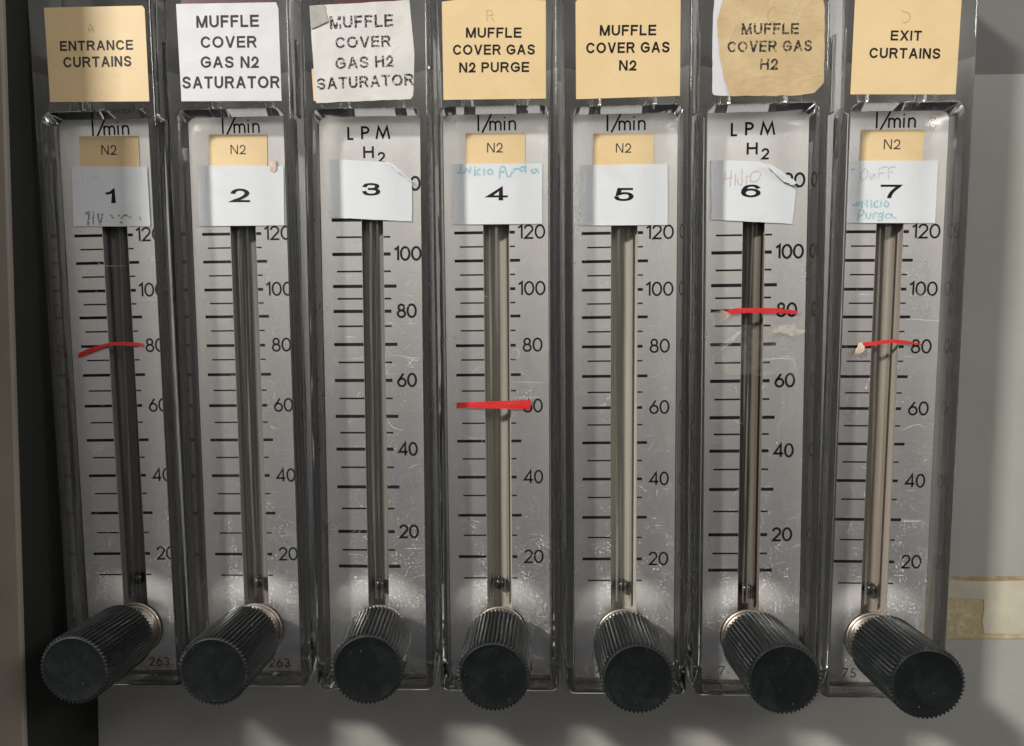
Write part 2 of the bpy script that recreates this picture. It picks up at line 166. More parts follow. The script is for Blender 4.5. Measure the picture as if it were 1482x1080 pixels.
def film(name, col, alpha_lo, alpha_hi, k):
    m = mat(name, col, .25); out = m.node_tree.nodes['Material Output']
    f = ramp(m, noise_tex(m, (k, k, k), 4, .65, dist=.8), .35, .75, (alpha_lo,) * 3 + (1,), (alpha_hi,) * 3 + (1,))
    L(m, f, P(m).inputs['Alpha']); bump(m, noise_tex(m, (k * 2, k * 2, k * 2), 3), .5, .0004); return m
film_thick = film('yellowed_clear_tape', (.66, .64, .54), .05, .45, 420)
film_thin = film('clear_tape', (.60, .58, .52), .0, .07, 160)
scratch_m = film('scratch', (.92, .92, .90), .25, .95, 900)

knob_m = mat('black_ribbed_plastic', (.014, .017, .017), .5, Specular_IOR_Level=.3)
dustk = ramp(knob_m, noise_tex(knob_m, (260, 260, 260), 5, .65), .52, .82)
spkk = ramp(knob_m, noise_tex(knob_m, (1600, 1600, 1600), 2, .6), .71, .78)
kc = mixc(knob_m, math_(knob_m, 'MULTIPLY', dustk, .5), (.009, .012, .012), (.06, .068, .066))
kc = mixc(knob_m, math_(knob_m, 'MULTIPLY', spkk, .55), kc, (.22, .23, .22)); L(knob_m, kc, P(knob_m).inputs['Base Color'])
L(knob_m, math_(knob_m, 'ADD', math_(knob_m, 'MULTIPLY', dustk, .2), .44), P(knob_m).inputs['Roughness'])
bump(knob_m, noise_tex(knob_m, (1300, 1300, 1300), 3), .12, .0001)
face_m = mat('scuffed_knob_face', (.012, .017, .021), .7, Specular_IOR_Level=.12)
fc = mixc(face_m, math_(face_m, 'MULTIPLY', ramp(face_m, noise_tex(face_m, (170, 170, 170), 5, .7, dist=.6), .46, .80), .55), (.0045, .006, .0065), (.02, .024, .025))
fs = ramp(face_m, noise_tex(face_m, (1500, 1500, 1500), 2, .6), .72, .77)
fc = mixc(face_m, math_(face_m, 'MULTIPLY', fs, .6), fc, (.20, .22, .23)); L(face_m, fc, P(face_m).inputs['Base Color'])
bump(face_m, noise_tex(face_m, (900, 900, 900), 4), .15, .0001)
steel = mat('worn_nickel', (.52, .47, .42), .3, 1.)
L(steel, ramp(steel, noise_tex(steel, (500, 500, 500), 4, .6), .3, .8, (.32,) * 3 + (1,), (.48,) * 3 + (1,)), P(steel).inputs['Roughness'])
ball_m = mat('black_glass_float', (.02, .02, .019), .16)

panel_m = mat('grey_painted_panel', (.27, .265, .24), .40)
pc = mixc(panel_m, ramp(panel_m, noise_tex(panel_m, (14, 14, 14), 5, .6), .35, .7), (.335, .33, .302), (.29, .285, .26))
pc = mixc(panel_m, math_(panel_m, 'MULTIPLY', ramp(panel_m, noise_tex(panel_m, (420, 420, 420), 3, .7), .68, .80), .5), pc, (.16, .155, .14))
L(panel_m, pc, P(panel_m).inputs['Base Color']); bump(panel_m, noise_tex(panel_m, (1100, 1100, 1100), 3, .6), .16, .00012)
rail_m = mat('dark_grey_rail_paint', (.12, .118, .108), .45); bump(rail_m, noise_tex(rail_m, (1100, 1100, 1100), 3), .15, .0001)
frame_m = mat('brown_grey_frame_paint', (.20, .175, .145), .5)
frc = mixc(frame_m, ramp(frame_m, noise_tex(frame_m, (30, 30, 12), 5, .6), .35, .7), (.22, .195, .16), (.155, .14, .112)); L(frame_m, frc, P(frame_m).inputs['Base Color'])
bump(frame_m, noise_tex(frame_m, (1200, 1200, 1200), 3), .2, .0001)
black_m = mat('matt_black_lining', (.008, .009, .007), .7); bump(black_m, noise_tex(black_m, (900, 900, 900), 3), .3, .0002)
tape_m = mat('yellowed_masking_tape', (.42, .34, .19), .5)
tcx = mixc(tape_m, ramp(tape_m, noise_tex(tape_m, (420, 420, 420), 3, .6), .45, .72), (.37, .30, .165), (.50, .45, .32))
tcx = mixc(tape_m, math_(tape_m, 'MULTIPLY', ramp(tape_m, noise_tex(tape_m, (60, 60, 60), 4, .6), .45, .65), .7), tcx, (.31, .24, .125)); L(tape_m, tcx, P(tape_m).inputs['Base Color'])
bump(tape_m, noise_tex(tape_m, (700, 700, 700), 3), .4, .0002)
residue_m = mat('pale_paper_residue', (.50, .47, .38), .6)
rc = mixc(residue_m, ramp(residue_m, noise_tex(residue_m, (90, 90, 90), 4, .65), .35, .65), (.47, .435, .33), (.38, .355, .29))
rc = mixc(residue_m, ramp(residue_m, noise_tex(residue_m, (1300, 700, 1300), 3, .7), .70, .75), rc, (.14, .11, .07)); L(residue_m, rc, P(residue_m).inputs['Base Color'])
brown_m = mat('brown_glue_line', (.34, .22, .12), .5)
bc = mixc(brown_m, ramp(brown_m, noise_tex(brown_m, (250, 250, 250), 4), .4, .65), (.40, .27, .16), (.24, .19, .11)); L(brown_m, bc, P(brown_m).inputs['Base Color'])

# ------------------------------------------------------------------ object helpers
Z0 = 92.8            # every meter's own frame starts at the foot of its body; tables are measured from the tube's middle
def link(name, me, m=None, parent=None, smooth=False, angle=35):
    o = bpy.data.objects.new(name, me); COL.objects.link(o)
    if m and not me.materials: me.materials.append(m)
    if parent: o.parent = parent
    return o
def mesh(name, V, F, smooth=False):
    me = bpy.data.meshes.new(name); me.from_pydata([(x * MM, y * MM, z * MM) for x, y, z in V], [], F); me.update()
    if smooth:
        for p in me.polygons: p.use_smooth = True
    return me
def props(o, **kw):
    for k, v in kw.items():
        if v: o[k] = v
    return o

# ---- ribbons (flat strokes of constant width, mitred)
def ribbon(V, F, pts, w, y, closed=False, cap=0., yf=None, taper=None):
    """pts in mm (x,z); w = full width; every stroke sits at its own depth y so that strokes never share a plane"""
    pts = [Vector(p) for p in pts]
    q = [pts[0]]
    for p in pts[1:]:
        if (p - q[-1]).length > 1e-4: q.append(p)
    if closed and (q[0] - q[-1]).length < 1e-4: q.pop()
    pts = q; n = len(pts)
    if n < 2: return
    if cap and not closed:
        pts[0] = pts[0] + (pts[0] - pts[1]).normalized() * cap; pts[-1] = pts[-1] + (pts[-1] - pts[-2]).normalized() * cap
    b = len(V)
    for i in range(n):
        if closed: d0 = pts[i] - pts[i - 1]; d1 = pts[(i + 1) % n] - pts[i]
        else:
            d0 = pts[i] - pts[i - 1] if i else pts[1] - pts[0]; d1 = pts[i + 1] - pts[i] if i < n - 1 else d0
        d0 = d0.normalized(); d1 = d1.normalized(); n0 = Vector((-d0.y, d0.x)); n1 = Vector((-d1.y, d1.x))
        m = (n0 + n1); m = m.normalized() if m.length > 1e-3 else n0
        k = 1 / max(.38, m.dot(n0)); h = w / 2 * k * (taper(i / (n - 1)) if taper else 1)
        for s in (1, -1):
            q = pts[i] + m * h * s; V.append((q.x, y + (yf(q.x, q.y) if yf else 0), q.y + Z0))
    for i in range(n if closed else n - 1):
        j = (i + 1) % n; F.append((b + 2 * i, b + 2 * i + 1, b + 2 * j + 1, b + 2 * j))
def arc(cx, cy, rx, ry, a0, a1, n=14):
    return [(cx + rx * math.cos(math.radians(a0 + (a1 - a0) * i / n)), cy + ry * math.sin(math.radians(a0 + (a1 - a0) * i / n))) for i in range(n + 1)]
def spl(pts, k=6):
    """Catmull-Rom through the points"""
    P_ = [pts[0]] + list(pts) + [pts[-1]]; out = []
    for i in range(1, len(P_) - 2):
        p0, p1, p2, p3 = [Vector(v) for v in P_[i - 1:i + 3]]
        for j in range(k):
            t = j / k; out.append(tuple(.5 * ((2 * p1) + (-p0 + p2) * t + (2 * p0 - 5 * p1 + 4 * p2 - p3) * t * t + (-p0 + 3 * p1 - 3 * p2 + p3) * t ** 3)))
    out.append(tuple(pts[-1])); return out
S_ = spl([(.97, .74), (.88, .9), (.68, .985), (.5, 1), (.28, .975), (.1, .88), (.06, .74), (.14, .61), (.36, .54), (.62, .48), (.88, .40), (.97, .26), (.9, .1), (.7, .015), (.5, 0), (.26, .02), (.08, .12), (.0, .28)], 3)
two = arc(.5, .69, .47, .31, 172, -20, 12) + spl([(.93, .58), (.8, .42), (.5, .22), (.22, .1), (.04, 0)], 3)[1:] + [(1, 0)]
# grotesque capitals: (width, strokes); coordinates run 0..1 across the centre-line box
CAPS = {
'A': (.90, [('d', 0, 0, .5, 1), ('d', 1, 0, .5, 1), [(.26, .30), (.74, .30)]]),
'C': (.88, [arc(.53, .5, .53, .5, 42, 318, 22)]),
'E': (.74, [[(1, 1), (0, 1), (0, 0), (1, 0)], [(0, .52), (.92, .52)]]),
'F': (.68, [[(1, 1), (0, 1), (0, 0)], [(0, .5), (.86, .5)]]),
'G': (.93, [arc(.52, .5, .52, .5, 42, 300, 20) + [(.9, .12), (1, .22), (1, .47)], [(1, .47), (.56, .47)]]),
'H': (.80, [[(0, 0), (0, 1)], [(1, 0), (1, 1)], [(0, .52), (1, .52)]]),
'I': (.16, [[(.5, 0), (.5, 1)]]),
'L': (.66, [[(0, 1), (0, 0), (1, 0)]]),
'M': (.96, [[(0, 0), (0, 1)], [(1, 0), (1, 1)], ('d', .02, 1, .5, 0), ('d', .98, 1, .5, 0)]),
'N': (.80, [[(0, 0), (0, 1)], [(1, 0), (1, 1)], ('d', .02, 1, .98, 0)]),
'O': (.98, [arc(.5, .5, .5, .5, 0, 360, 30)[:-1]]),
'P': (.76, [[(0, 0), (0, 1), (.6, 1)] + arc(.64, .74, .36, .26, 85, -85, 10) + [(.6, .48), (0, .48)]]),
'R': (.84, [[(0, 0), (0, 1), (.6, 1)] + arc(.62, .75, .34, .25, 85, -85, 10) + [(.55, .5), (0, .5)], ('d', .60, .5, 1.02, 0)]),
'S': (.80, [S_]),
'T': (.78, [[(0, 1), (1, 1)], [(.5, 1), (.5, 0)]]),
'U': (.80, [[(0, 1), (0, .36)] + arc(.5, .36, .5, .36, 190, 350, 14) + [(1, .36), (1, 1)]]),
'V': (.86, [('d', 0, 1, .5, 0), ('d', 1, 1, .5, 0)]),
'X': (.86, [('d', 0, 0, 1, 1), ('d', 0, 1, 1, 0)]),
'2': (.66, [two]), ' ': (.26, []),
'1': (.50, [[(.0, .76), (.45, .82), (.75, 1), (.75, 0)]]),
'3': (.66, [spl([(.03, .80), (.15, .95), (.48, 1), (.85, .93), (.92, .76), (.78, .58), (.42, .53)], 4), spl([(.42, .53), (.82, .49), (1, .29), (.85, .07), (.48, 0), (.13, .06), (0, .24)], 4)]),
'4': (.70, [[(.72, 0), (.72, 1), (0, .27), (1, .27)]]),
'5': (.66, [[(.95, 1), (.2, 1), (.1, .5)] + spl([(.1, .5), (.48, .62), (.85, .56), (1, .32), (.85, .08), (.48, 0), (.12, .06), (0, .22)], 4)[1:]]),
'6': (.66, [spl([(.94, .82), (.78, .97), (.52, 1), (.2, .9), (.03, .6), (0, .35)], 5) + arc(.5, .32, .5, .32, 180, 530, 22)[1:]]),
'7': (.64, [[(0, 1), (1, 1)] + spl([(1, .98), (.72, .66), (.52, .34), (.42, 0)], 4)[1:]]),
}
# geometric sans of the printed scales (true proportions, cap height 1)
def circ(cx, cy, rx, ry): return arc(cx, cy, rx, ry, 90, 450, 26)[:-1]
GEO = {
'0': (.66, [circ(.33, .5, .33, .5)]), '1': (.26, [[(0, .82), (.24, 1), (.24, 0)]]),
'2': (.60, [arc(.29, .71, .29, .29, 168, -32, 14) + [(.02, 0), (.60, 0)]]),
'3': (.54, [arc(.25, .77, .23, .23, 160, -90, 12), arc(.26, .27, .27, .27, 90, -160, 14)]),
'4': (.72, [[(.55, 0), (.55, 1), (0, .25), (.72, .25)]]),
'5': (.56, [[(.5, 1), (.16, 1), (.08, .56)] + arc(.25, .31, .31, .31, 118, -148, 14)]),
'6': (.62, [[(.42, 1), (.07, .47)] + arc(.31, .31, .31, .31, 150, 505, 24)]),
'7': (.58, [[(0, 1), (.58, 1), (.12, 0)]]),
'8': (.58, [circ(.29, .76, .225, .24), circ(.29, .27, .29, .27)]),
'l': (.05, [[(.02, 0), (.02, 1)]]), '/': (.55, [[(0, -.18), (.55, 1.12)]]),
'm': (.80, [[(0, 0), (0, .62)], [(0, .3)] + arc(.2, .38, .2, .22, 180, 0, 10) + [(.4, 0)], [(.4, .3)] + arc(.6, .38, .2, .22, 180, 0, 10) + [(.8, 0)]]),
'i': (.04, [[(.02, 0), (.02, .62)], [(.02, .84), (.02, .88)]]),
'n': (.42, [[(0, 0), (0, .62)], [(0, .3)] + arc(.21, .39, .21, .22, 180, 0, 10) + [(.42, 0)]]),
'L': (.42, [[(0, 1), (0, 0), (.42, 0)]]), 'P': (.44, [[(0, 0), (0, 1), (.2, 1)] + arc(.2, .75, .26, .25, 80, -80, 10) + [(.2, .5), (0, .5)]]),
'M': (1.0, [[(0, 0), (.17, 1), (.5, .12), (.83, 1), (1, 0)]]), 'H': (.72, [[(0, 0), (0, 1)], [(.72, 0), (.72, 1)], [(0, .53), (.72, .53)]]),
}
CLOSED = {('O', 0), ('0', 0), ('8', 0), ('8', 1)}
def caps_text(V, F, spec, w, y, xs=1., yf=None):
    """spec = [text, centre x, centre z, width, height, angle]; fitted to the width; w = stroke / height"""
    s, cx, cz, W, H, ang = spec; gap = .17
    nat = sum(CAPS[c][0] for c in s) + gap * (len(s) - 1); kx = W / nat; x = -W / 2; ca, sa = math.cos(math.radians(ang)), math.sin(math.radians(ang)); k = 0
    for c in s:
        gw, strokes = CAPS[c]; gw *= kx
        for si, st in enumerate(strokes):
            wy = w * H; wx = wy * xs
            V2, F2 = [], []
            # design in an un-stretched box, stretch afterwards so that extended faces get heavy stems
            bw = gw / xs
            if st[0] == 'd':                # a diagonal cut level with the base and cap lines
                (xa, ya), (xb, yb) = [(wy / 2 + px * (bw - wy), py * H) for px, py in (st[1:3], st[3:5])]
                hw = wy / 2 * math.hypot(xb - xa, yb - ya) / abs(yb - ya) * .97
                V2 += [(xa - hw, 0, ya + Z0), (xa + hw, 0, ya + Z0), (xb + hw, 0, yb + Z0), (xb - hw, 0, yb + Z0)]; F2.append((0, 1, 2, 3))
            pts = [] if st[0] == 'd' else [(wy / 2 + px * (bw - wy), wy / 2 + py * (H - wy)) for px, py in st]
            if pts: ribbon(V2, F2, pts, wy, 0, (c, si) in CLOSED, 0 if c in 'OSA' else wy / 2)
            b = len(V)
            for (vx, _, vz) in V2:
                lx = x + vx * xs; lz = vz - Z0 - H / 2; X = cx + lx * ca - lz * sa; Zq = cz + lx * sa + lz * ca
                V.append((X, y - .006 * (k % 4) + (yf(X, Zq) if yf else 0), Zq + Z0))
            F.extend(tuple(i + b for i in f) for f in F2); k += 1
        x += gw + gap * kx
def geo_text(V, F, s, x, z, H, w, y, gap=.2, k0=0, width=None, gaps=None):
    kx = H
    if width:
        nat = sum(GEO[c][0] for c in s) + gap * (len(s) - 1); kx = width / nat
    k = k0
    for ci, c in enumerate(s):
        gw, st = GEO[c]
        for si, q in enumerate(st):
            ribbon(V, F, [(x + px * kx, z + py * H) for px, py in q], w, y - .006 * (k % 4), (c, si) in CLOSED, w * .2 if c not in '08' else 0); k += 1
        x += (gw + (gaps[ci] if gaps else gap)) * kx
    return x

# ---- stickers: outline filled with shrinking rings so it can curl and buckle
def poly_sheet(name, pts, y, th, m, parent, amp=.05, seed=0, rings=5, step=2.2, curl=None, label=None, jag=0., z_off=Z0):
    rnd = random.Random(seed); out = []; n = len(pts)
    for i in range(n):
        a, b = Vector(pts[i]), Vector(pts[(i + 1) % n]); k = max(1, int((b - a).length / step))
        for j in range(k):
            q = a.lerp(b, j / k)
            if jag and j: q = q + Vector((rnd.uniform(-jag, jag), rnd.uniform(-jag, jag)))
            out.append(q)
    c = sum(out, Vector((0, 0))) / len(out); N_ = len(out); V, F = [], []
    yf = sheet_y(amp, seed, curl)
    def put(off):
        b = len(V)
        for r in range(rings):
            t = 1 - (r / rings) ** 1.25 if r else 1
            for q in out:
                p = c.lerp(q, t); V.append((p.x, y + off + yf(p.x, p.y), p.y + z_off))
        V.append((c.x, y + off + yf(c.x, c.y), c.y + z_off)); return b
    f = put(0); bk = put(th); stride = N_ * rings + 1
    area_ = sum(out[i].x * out[(i + 1) % N_].y - out[(i + 1) % N_].x * out[i].y for i in range(N_))
    for s, base in ((1, f), (-1, bk)):
        for r in range(rings - 1):
            for i in range(N_):
                j = (i + 1) % N_; q = (base + r * N_ + i, base + r * N_ + j, base + (r + 1) * N_ + j, base + (r + 1) * N_ + i)
                F.append(q if s * area_ > 0 else q[::-1])
        for i in range(N_):
            j = (i + 1) % N_; q = (base + (rings - 1) * N_ + i, base + (rings - 1) * N_ + j, base + rings * N_); F.append(q if s * area_ > 0 else q[::-1])
    for i in range(N_):
        j = (i + 1) % N_; q = (f + j, f + i, bk + i, bk + j); F.append(q if area_ > 0 else q[::-1])
    me = mesh(name, V, F)
    for p in me.polygons: p.use_smooth = True
    sharp(me, 40); o = link(name, me, m, parent)
    if label: o['label'] = label
    return o
def sheet_y(amp, seed, curl=None):
    def f(x, z):
        v = -abs(noise.noise(Vector((x * .11 + seed * 7.3, z * .11, seed * 3.1)))) * amp - (noise.noise(Vector((x * .35 + seed, z * .35, seed * 5.1))) + .5) * amp * .25
        if curl: v -= curl(x, z)
        return v
    return f

def box(V, F, x0, x1, y0, y1, z0, z1):
    b = len(V); V += [(x, y, z) for x in (x0, x1) for y in (y0, y1) for z in (z0, z1)]
    F += [tuple(b + i for i in f) for f in ((0, 1, 3, 2), (4, 6, 7, 5), (0, 4, 5, 1), (2, 3, 7, 6), (0, 2, 6, 4), (1, 5, 7, 3))]
def rrect(x0, x1, z0, z1, r, k=5):
    """rounded rectangle, anticlockwise from the lower right; r = radius or four radii (lr, ur, ul, ll)"""
    rs = r if isinstance(r, tuple) else (r,) * 4; out = []
    for (cx, cz, a), q in zip(((x1, z0, -90), (x1, z1, 0), (x0, z1, 90), (x0, z0, 180)), rs):
        sx = -1 if cx == x1 else 1; sz = -1 if cz == z1 else 1
        for i in range(k + 1):
            t = math.radians(a + 90 * i / k); out.append((cx + sx * q + q * math.cos(t), cz + sz * q + q * math.sin(t)))
    return out
def lathe(name, prof, seg, cx, cz, smooth=True):
    """turned around the y axis through (cx, cz); prof = [(radius, y)]"""
    V, F = [], []
    for r, y in prof:
        for i in range(seg):
            a = 2 * math.pi * i / seg; V.append((cx + r * math.cos(a), y, cz + r * math.sin(a)))
    for k in range(len(prof) - 1):
        for i in range(seg):
            j = (i + 1) % seg; F.append((k * seg + i, k * seg + j, (k + 1) * seg + j, (k + 1) * seg + i))
    F.append(tuple(range(seg - 1, -1, -1))); F.append(tuple((len(prof) - 1) * seg + i for i in range(seg)))
    me = mesh(name, V, F)
    for p in me.polygons: p.use_smooth = smooth and len(p.vertices) == 4
    return me
def sharp(me, deg):
    try: me.set_sharp_from_angle(angle=math.radians(deg))
    except Exception: pass

# ------------------------------------------------------------------ the setting
panel_V, panel_F = [], []
box(panel_V, panel_F, -300, 420, 25.4, 31, -330, 105.4)
panel = link('wall_panel', mesh('wall_panel', panel_V, panel_F), panel_m); panel['kind'] = 'structure'
V, F = [], []; box(V, F, -300, 420, 25.4, 31, 105.4, 330)
rail = link('dark_wall_rail', mesh('dark_wall_rail', V, F), rail_m); rail['kind'] = 'structure'
# recess side on the left: black lining from the frame's edge back to the panel, and the frame's lit face
V = []; F = []
def pr(x_top, x_bot, y): return (x_top, y, 330), (x_bot, y, -330)
def leanx(z): return -140.1 + (z - 117) * .0243       # the side leans a little, as in the photograph
for y in (-17.6, 25.4):
    for z in (330, -330): V.append((leanx(z) + (-2.6 if y > 0 else 0), y, z))
for y in (-17.6, 25.4):
    for z in (330, -330): V.append((leanx(z) - 6, y, z))
F = [(0, 2, 3, 1), (4, 5, 7, 6), (0, 1, 5, 4), (2, 6, 7, 3), (0, 4, 6, 2), (1, 3, 7, 5)]
lining = link('black_recess_lining', mesh('black_recess_lining', V, F), black_m); lining['kind'] = 'structure'
V, F = [], []
prof = [(0.0, -17.7), (-.15, -18.6), (-.8, -19.1), (-150, -19.1), (-150, -17.7)]
for z in (330, -330):
    for dx, y in prof: V.append((leanx(z) + dx - 2.6 * 0, y, z))
F = [(i, (i + 1) % 5, 5 + (i + 1) % 5, 5 + i) for i in range(5)] + [(4, 3, 2, 1, 0), (5, 6, 7, 8, 9)]
me = mesh('cabinet_frame', V, F); fr_o = link('cabinet_frame', me, frame_m); fr_o['kind'] = 'structure'

V, F = [], []; box(V, F, -172, -168, -62, -19.2, -330, 330)  # added slab outside the view, only there to shade the first meter
fl_o = link('unseen_shade_slab', mesh('unseen_shade_slab', V, F), frame_m); fl_o['kind'] = 'structure'

tp = bpy.data.objects.new('masking_tape', None); COL.objects.link(tp); tp.location = (0, 0, 0)
props(tp, label='yellowed strip of old masking tape with torn paper residue on the grey panel, right edge', category='tape')
poly_sheet('tape_strip', WALL['tape'], 25.15, .12, tape_m, tp, .03, 3, 4, 3, z_off=0)
poly_sheet('paper_residue', WALL['pale'], 24.98, .08, residue_m, tp, .02, 4, 4, .8, jag=.18, z_off=0)
poly_sheet('glue_line', WALL['brown'], 24.9, .05, brown_m, tp, .01, 5, 3, .8, jag=.12, z_off=0)

# ------------------------------------------------------------------ shared meter meshes
HB = 18.8; HR = 16.25; BACK = 25.0; FRONT = -8.0; TOP = 140; BOT = -92.8; RT = 87.0; RB = -91.0
def body_mesh():
    K = 6
    def ring(inset, y): return [(x, y, z + Z0) for x, z in rrect(-HB + inset, HB - inset, BOT + inset, TOP - inset, (2.6 - inset, 2, 2, 2.6 - inset), K)]
    def rec(grow, y): return [(x, y, z + Z0) for x, z in rrect(-HR - grow, HR + grow, RB - grow, RT + grow, (1.0 + grow, 2.6 + grow, 2.6 + grow, 1.0 + grow), K)]
    R = [ring(.5, BACK), ring(0, BACK - .6)]
    for a in range(0, 91, 18):
        t = math.radians(a); R.append(ring(1.0 * (1 - math.cos(t)), FRONT + 1.0 * (1 - math.sin(t))))
    for a in range(90, -1, -30):
        t = math.radians(a); R.append(rec(.55 * (1 - math.cos(t)), FRONT + .55 * (1 - math.sin(t))))
    # order of the inner lip: from the face down into the recess
    inner = [rec(.55 * (1 - math.sin(math.radians(a))), FRONT + .55 * (1 - math.cos(math.radians(a)))) for a in range(0, 91, 22)]
    slot = lambda y: [(x, y, z + Z0) for x, z in rrect(-4.6, 4.6, -78, 71.5, .4, K)]
    R = R[:8] + inner + [rec(0, .1), rec(-.3, .45), slot(.45), slot(6.2)]      # the slot is the channel of the metering tube
    n = len(R[0]); V = [v for r in R for v in r]; F = [tuple(range(n))]
    for k in range(len(R) - 1):
        for i in range(n):
            j = (i + 1) % n; F.append((k * n + j, k * n + i, (k + 1) * n + i, (k + 1) * n + j))
    F.append(tuple((len(R) - 1) * n + i for i in range(n - 1, -1, -1)))
    outer_faces = len(F)
    # two screw bores in the top block
    for cx in (-8.6, 8.6):
        b = len(V); prof = [(.01, 88.6), (2.0, 88.7), (2.0, 112), (.01, 112.1)]
        for r, z in prof:
            for i in range(16):
                a = 2 * math.pi * i / 16; V.append((cx + r * math.cos(a), 9 + r * math.sin(a), z + Z0))
        for k in range(3):
            for i in range(16):
                j = (i + 1) % 16; F.append((b + k * 16 + j, b + k * 16 + i, b + (k + 1) * 16 + i, b + (k + 1) * 16 + j))
    me = mesh('body', V, F)
    import bmesh
    bm = bmesh.new(); bm.from_mesh(me); bm.faces.ensure_lookup_table()
    a, c = bm.faces[:outer_faces], bm.faces[outer_faces:]
    bmesh.ops.recalc_face_normals(bm, faces=a); bmesh.ops.recalc_face_normals(bm, faces=c); bmesh.ops.reverse_faces(bm, faces=c)   # bores face inwards
    bm.to_mesh(me); bm.free()
    for p in me.polygons: p.use_smooth = True
    sharp(me, 32); return me
BODY = body_mesh()
KZ, KR = -76.5, 8.9            # knob axis height, radius of the plate's round opening
def plate_mesh(half):
    """plate with a keyhole: a long slot that opens into a round hole"""
    k = 5; X = HR - .15; zt, zb = RT - .1, RB + .15; a0 = math.asin(half / KR)
    # cell strips left and right of the opening, built as two mirrored outlines
    V, F = [], []
    slot_top = 70.5
    hole = [(KR * math.sin(a), KZ + KR * math.cos(a)) for a in [a0 + (math.pi - a0) * i / 16 for i in range(17)]]
    for s in (1, -1):
        outl = [(0, zt), (0, slot_top), (s * half, slot_top), (s * half, KZ + KR * math.cos(a0))] + [(s * x, z) for x, z in hole[1:]] + [(0, zb)]
        corner = [(x, z) for x, z in rrect(-X, X, zb, zt, (.8, 2.4, 2.4, .8), k)]
        side = corner[:2 * (k + 1)]
        outl += [(s * x, z) for x, z in side]
        n = len(outl); b = len(V)
        V += [(x, 0, z + Z0) for x, z in outl] + [(x, .35, z + Z0) for x, z in outl]
        f = tuple(range(b, b + n)); F.append(f if s > 0 else f[::-1])
        g = tuple(range(b + n, b + 2 * n)); F.append(g[::-1] if s > 0 else g)
        for i in range(n):
            j = (i + 1) % n
            if outl[i][0] == 0 and outl[j][0] == 0: continue
            q = (b + i, b + n + i, b + n + j, b + j); F.append(q if s > 0 else q[::-1])
    me = mesh('scale_plate', V, F)
    import bmesh
    bm = bmesh.new(); bm.from_mesh(me); bmesh.ops.triangulate(bm, faces=[f for f in bm.faces if len(f.verts) > 4]); bmesh.ops.recalc_face_normals(bm, faces=bm.faces); bm.to_mesh(me); bm.free()
    return me
PLATE_WIDE, PLATE_SLIM = plate_mesh(4.05), plate_mesh(3.35)
PLATE_WIDE.materials.append(alu); PLATE_SLIM.materials.append(alu)

def knob_mesh():
    T = 52; ro, ri = 10.4, 9.7; V, F = [], []
    def ring(k, y, r=None):
        out = []
        for i in range(T * 4):
            q = i % 4; rad = (ri, ro - .12, ro, ro - .42)[q] if r is None else r
            a = 2 * math.pi * (i + (0, .05, .25, -.1)[q]) / (T * 4); out.append((rad * k * math.cos(a), y, rad * k * math.sin(a)))
        return out
    R = [ring(.93, 0), ring(.985, -.5), ring(1, -1.2), ring(1.0, -24.6), ring(.99, -25.35), ring(1, -25.5, 9.45), ring(1, -25.6, 9.2)]
    n = T * 4
    for r in R: V += r
    for k in range(len(R) - 1):
        for i in range(n):
            j = (i + 1) % n; F.append((k * n + i, (k + 1) * n + i, (k + 1) * n + j, k * n + j)[::-1])
    F.append(tuple(range(n)))
    me = mesh('knob', V, F); return me
def face_mesh():
    V, F = [], []; prof = [(9.2, -25.58), (8.8, -25.42), (6, -25.36), (3, -25.33), (.6, -25.3)]
    for r, y in prof:
        for i in range(64):
            a = 2 * math.pi * i / 64; V.append((r * math.cos(a), y, r * math.sin(a)))
    for k in range(4):
        for i in range(64):
            j = (i + 1) % 64; F.append((k * 64 + i, k * 64 + j, (k + 1) * 64 + j, (k + 1) * 64 + i))
    F.append(tuple(4 * 64 + i for i in range(64)))
    return mesh('knob_face', V, F, True)
KNOB, FACE = knob_mesh(), face_mesh()
COLLAR = lathe('collar', [(8.5, .9), (8.5, -.1), (8.2, -.45), (7.7, -.5), (7.45, -.35), (7.3, -.5), (7.25, -1.3), (6.9, -2.0), (6.6, -3.2), (6.5, -6.9)], 48, 0, 0); sharp(COLLAR, 40)
def ball_mesh():
    V, F = [], []; r = 2.05
    for i in range(1, 12):
        t = math.pi * i / 12
        for j in range(20): a = 2 * math.pi * j / 20; V.append((r * math.sin(t) * math.cos(a), r * math.sin(t) * math.sin(a), r * math.cos(t)))
    for i in range(10):
        for j in range(20): k = (j + 1) % 20; F.append((i * 20 + k, i * 20 + j, (i + 1) * 20 + j, (i + 1) * 20 + k)[::-1])
    V += [(0, 0, r), (0, 0, -r)]
    for j in range(20): k = (j + 1) % 20; F += [(220, j, k), (221, 200 + k, 200 + j)]
    return mesh('float_ball', V, F, True)
BALL = ball_mesh()

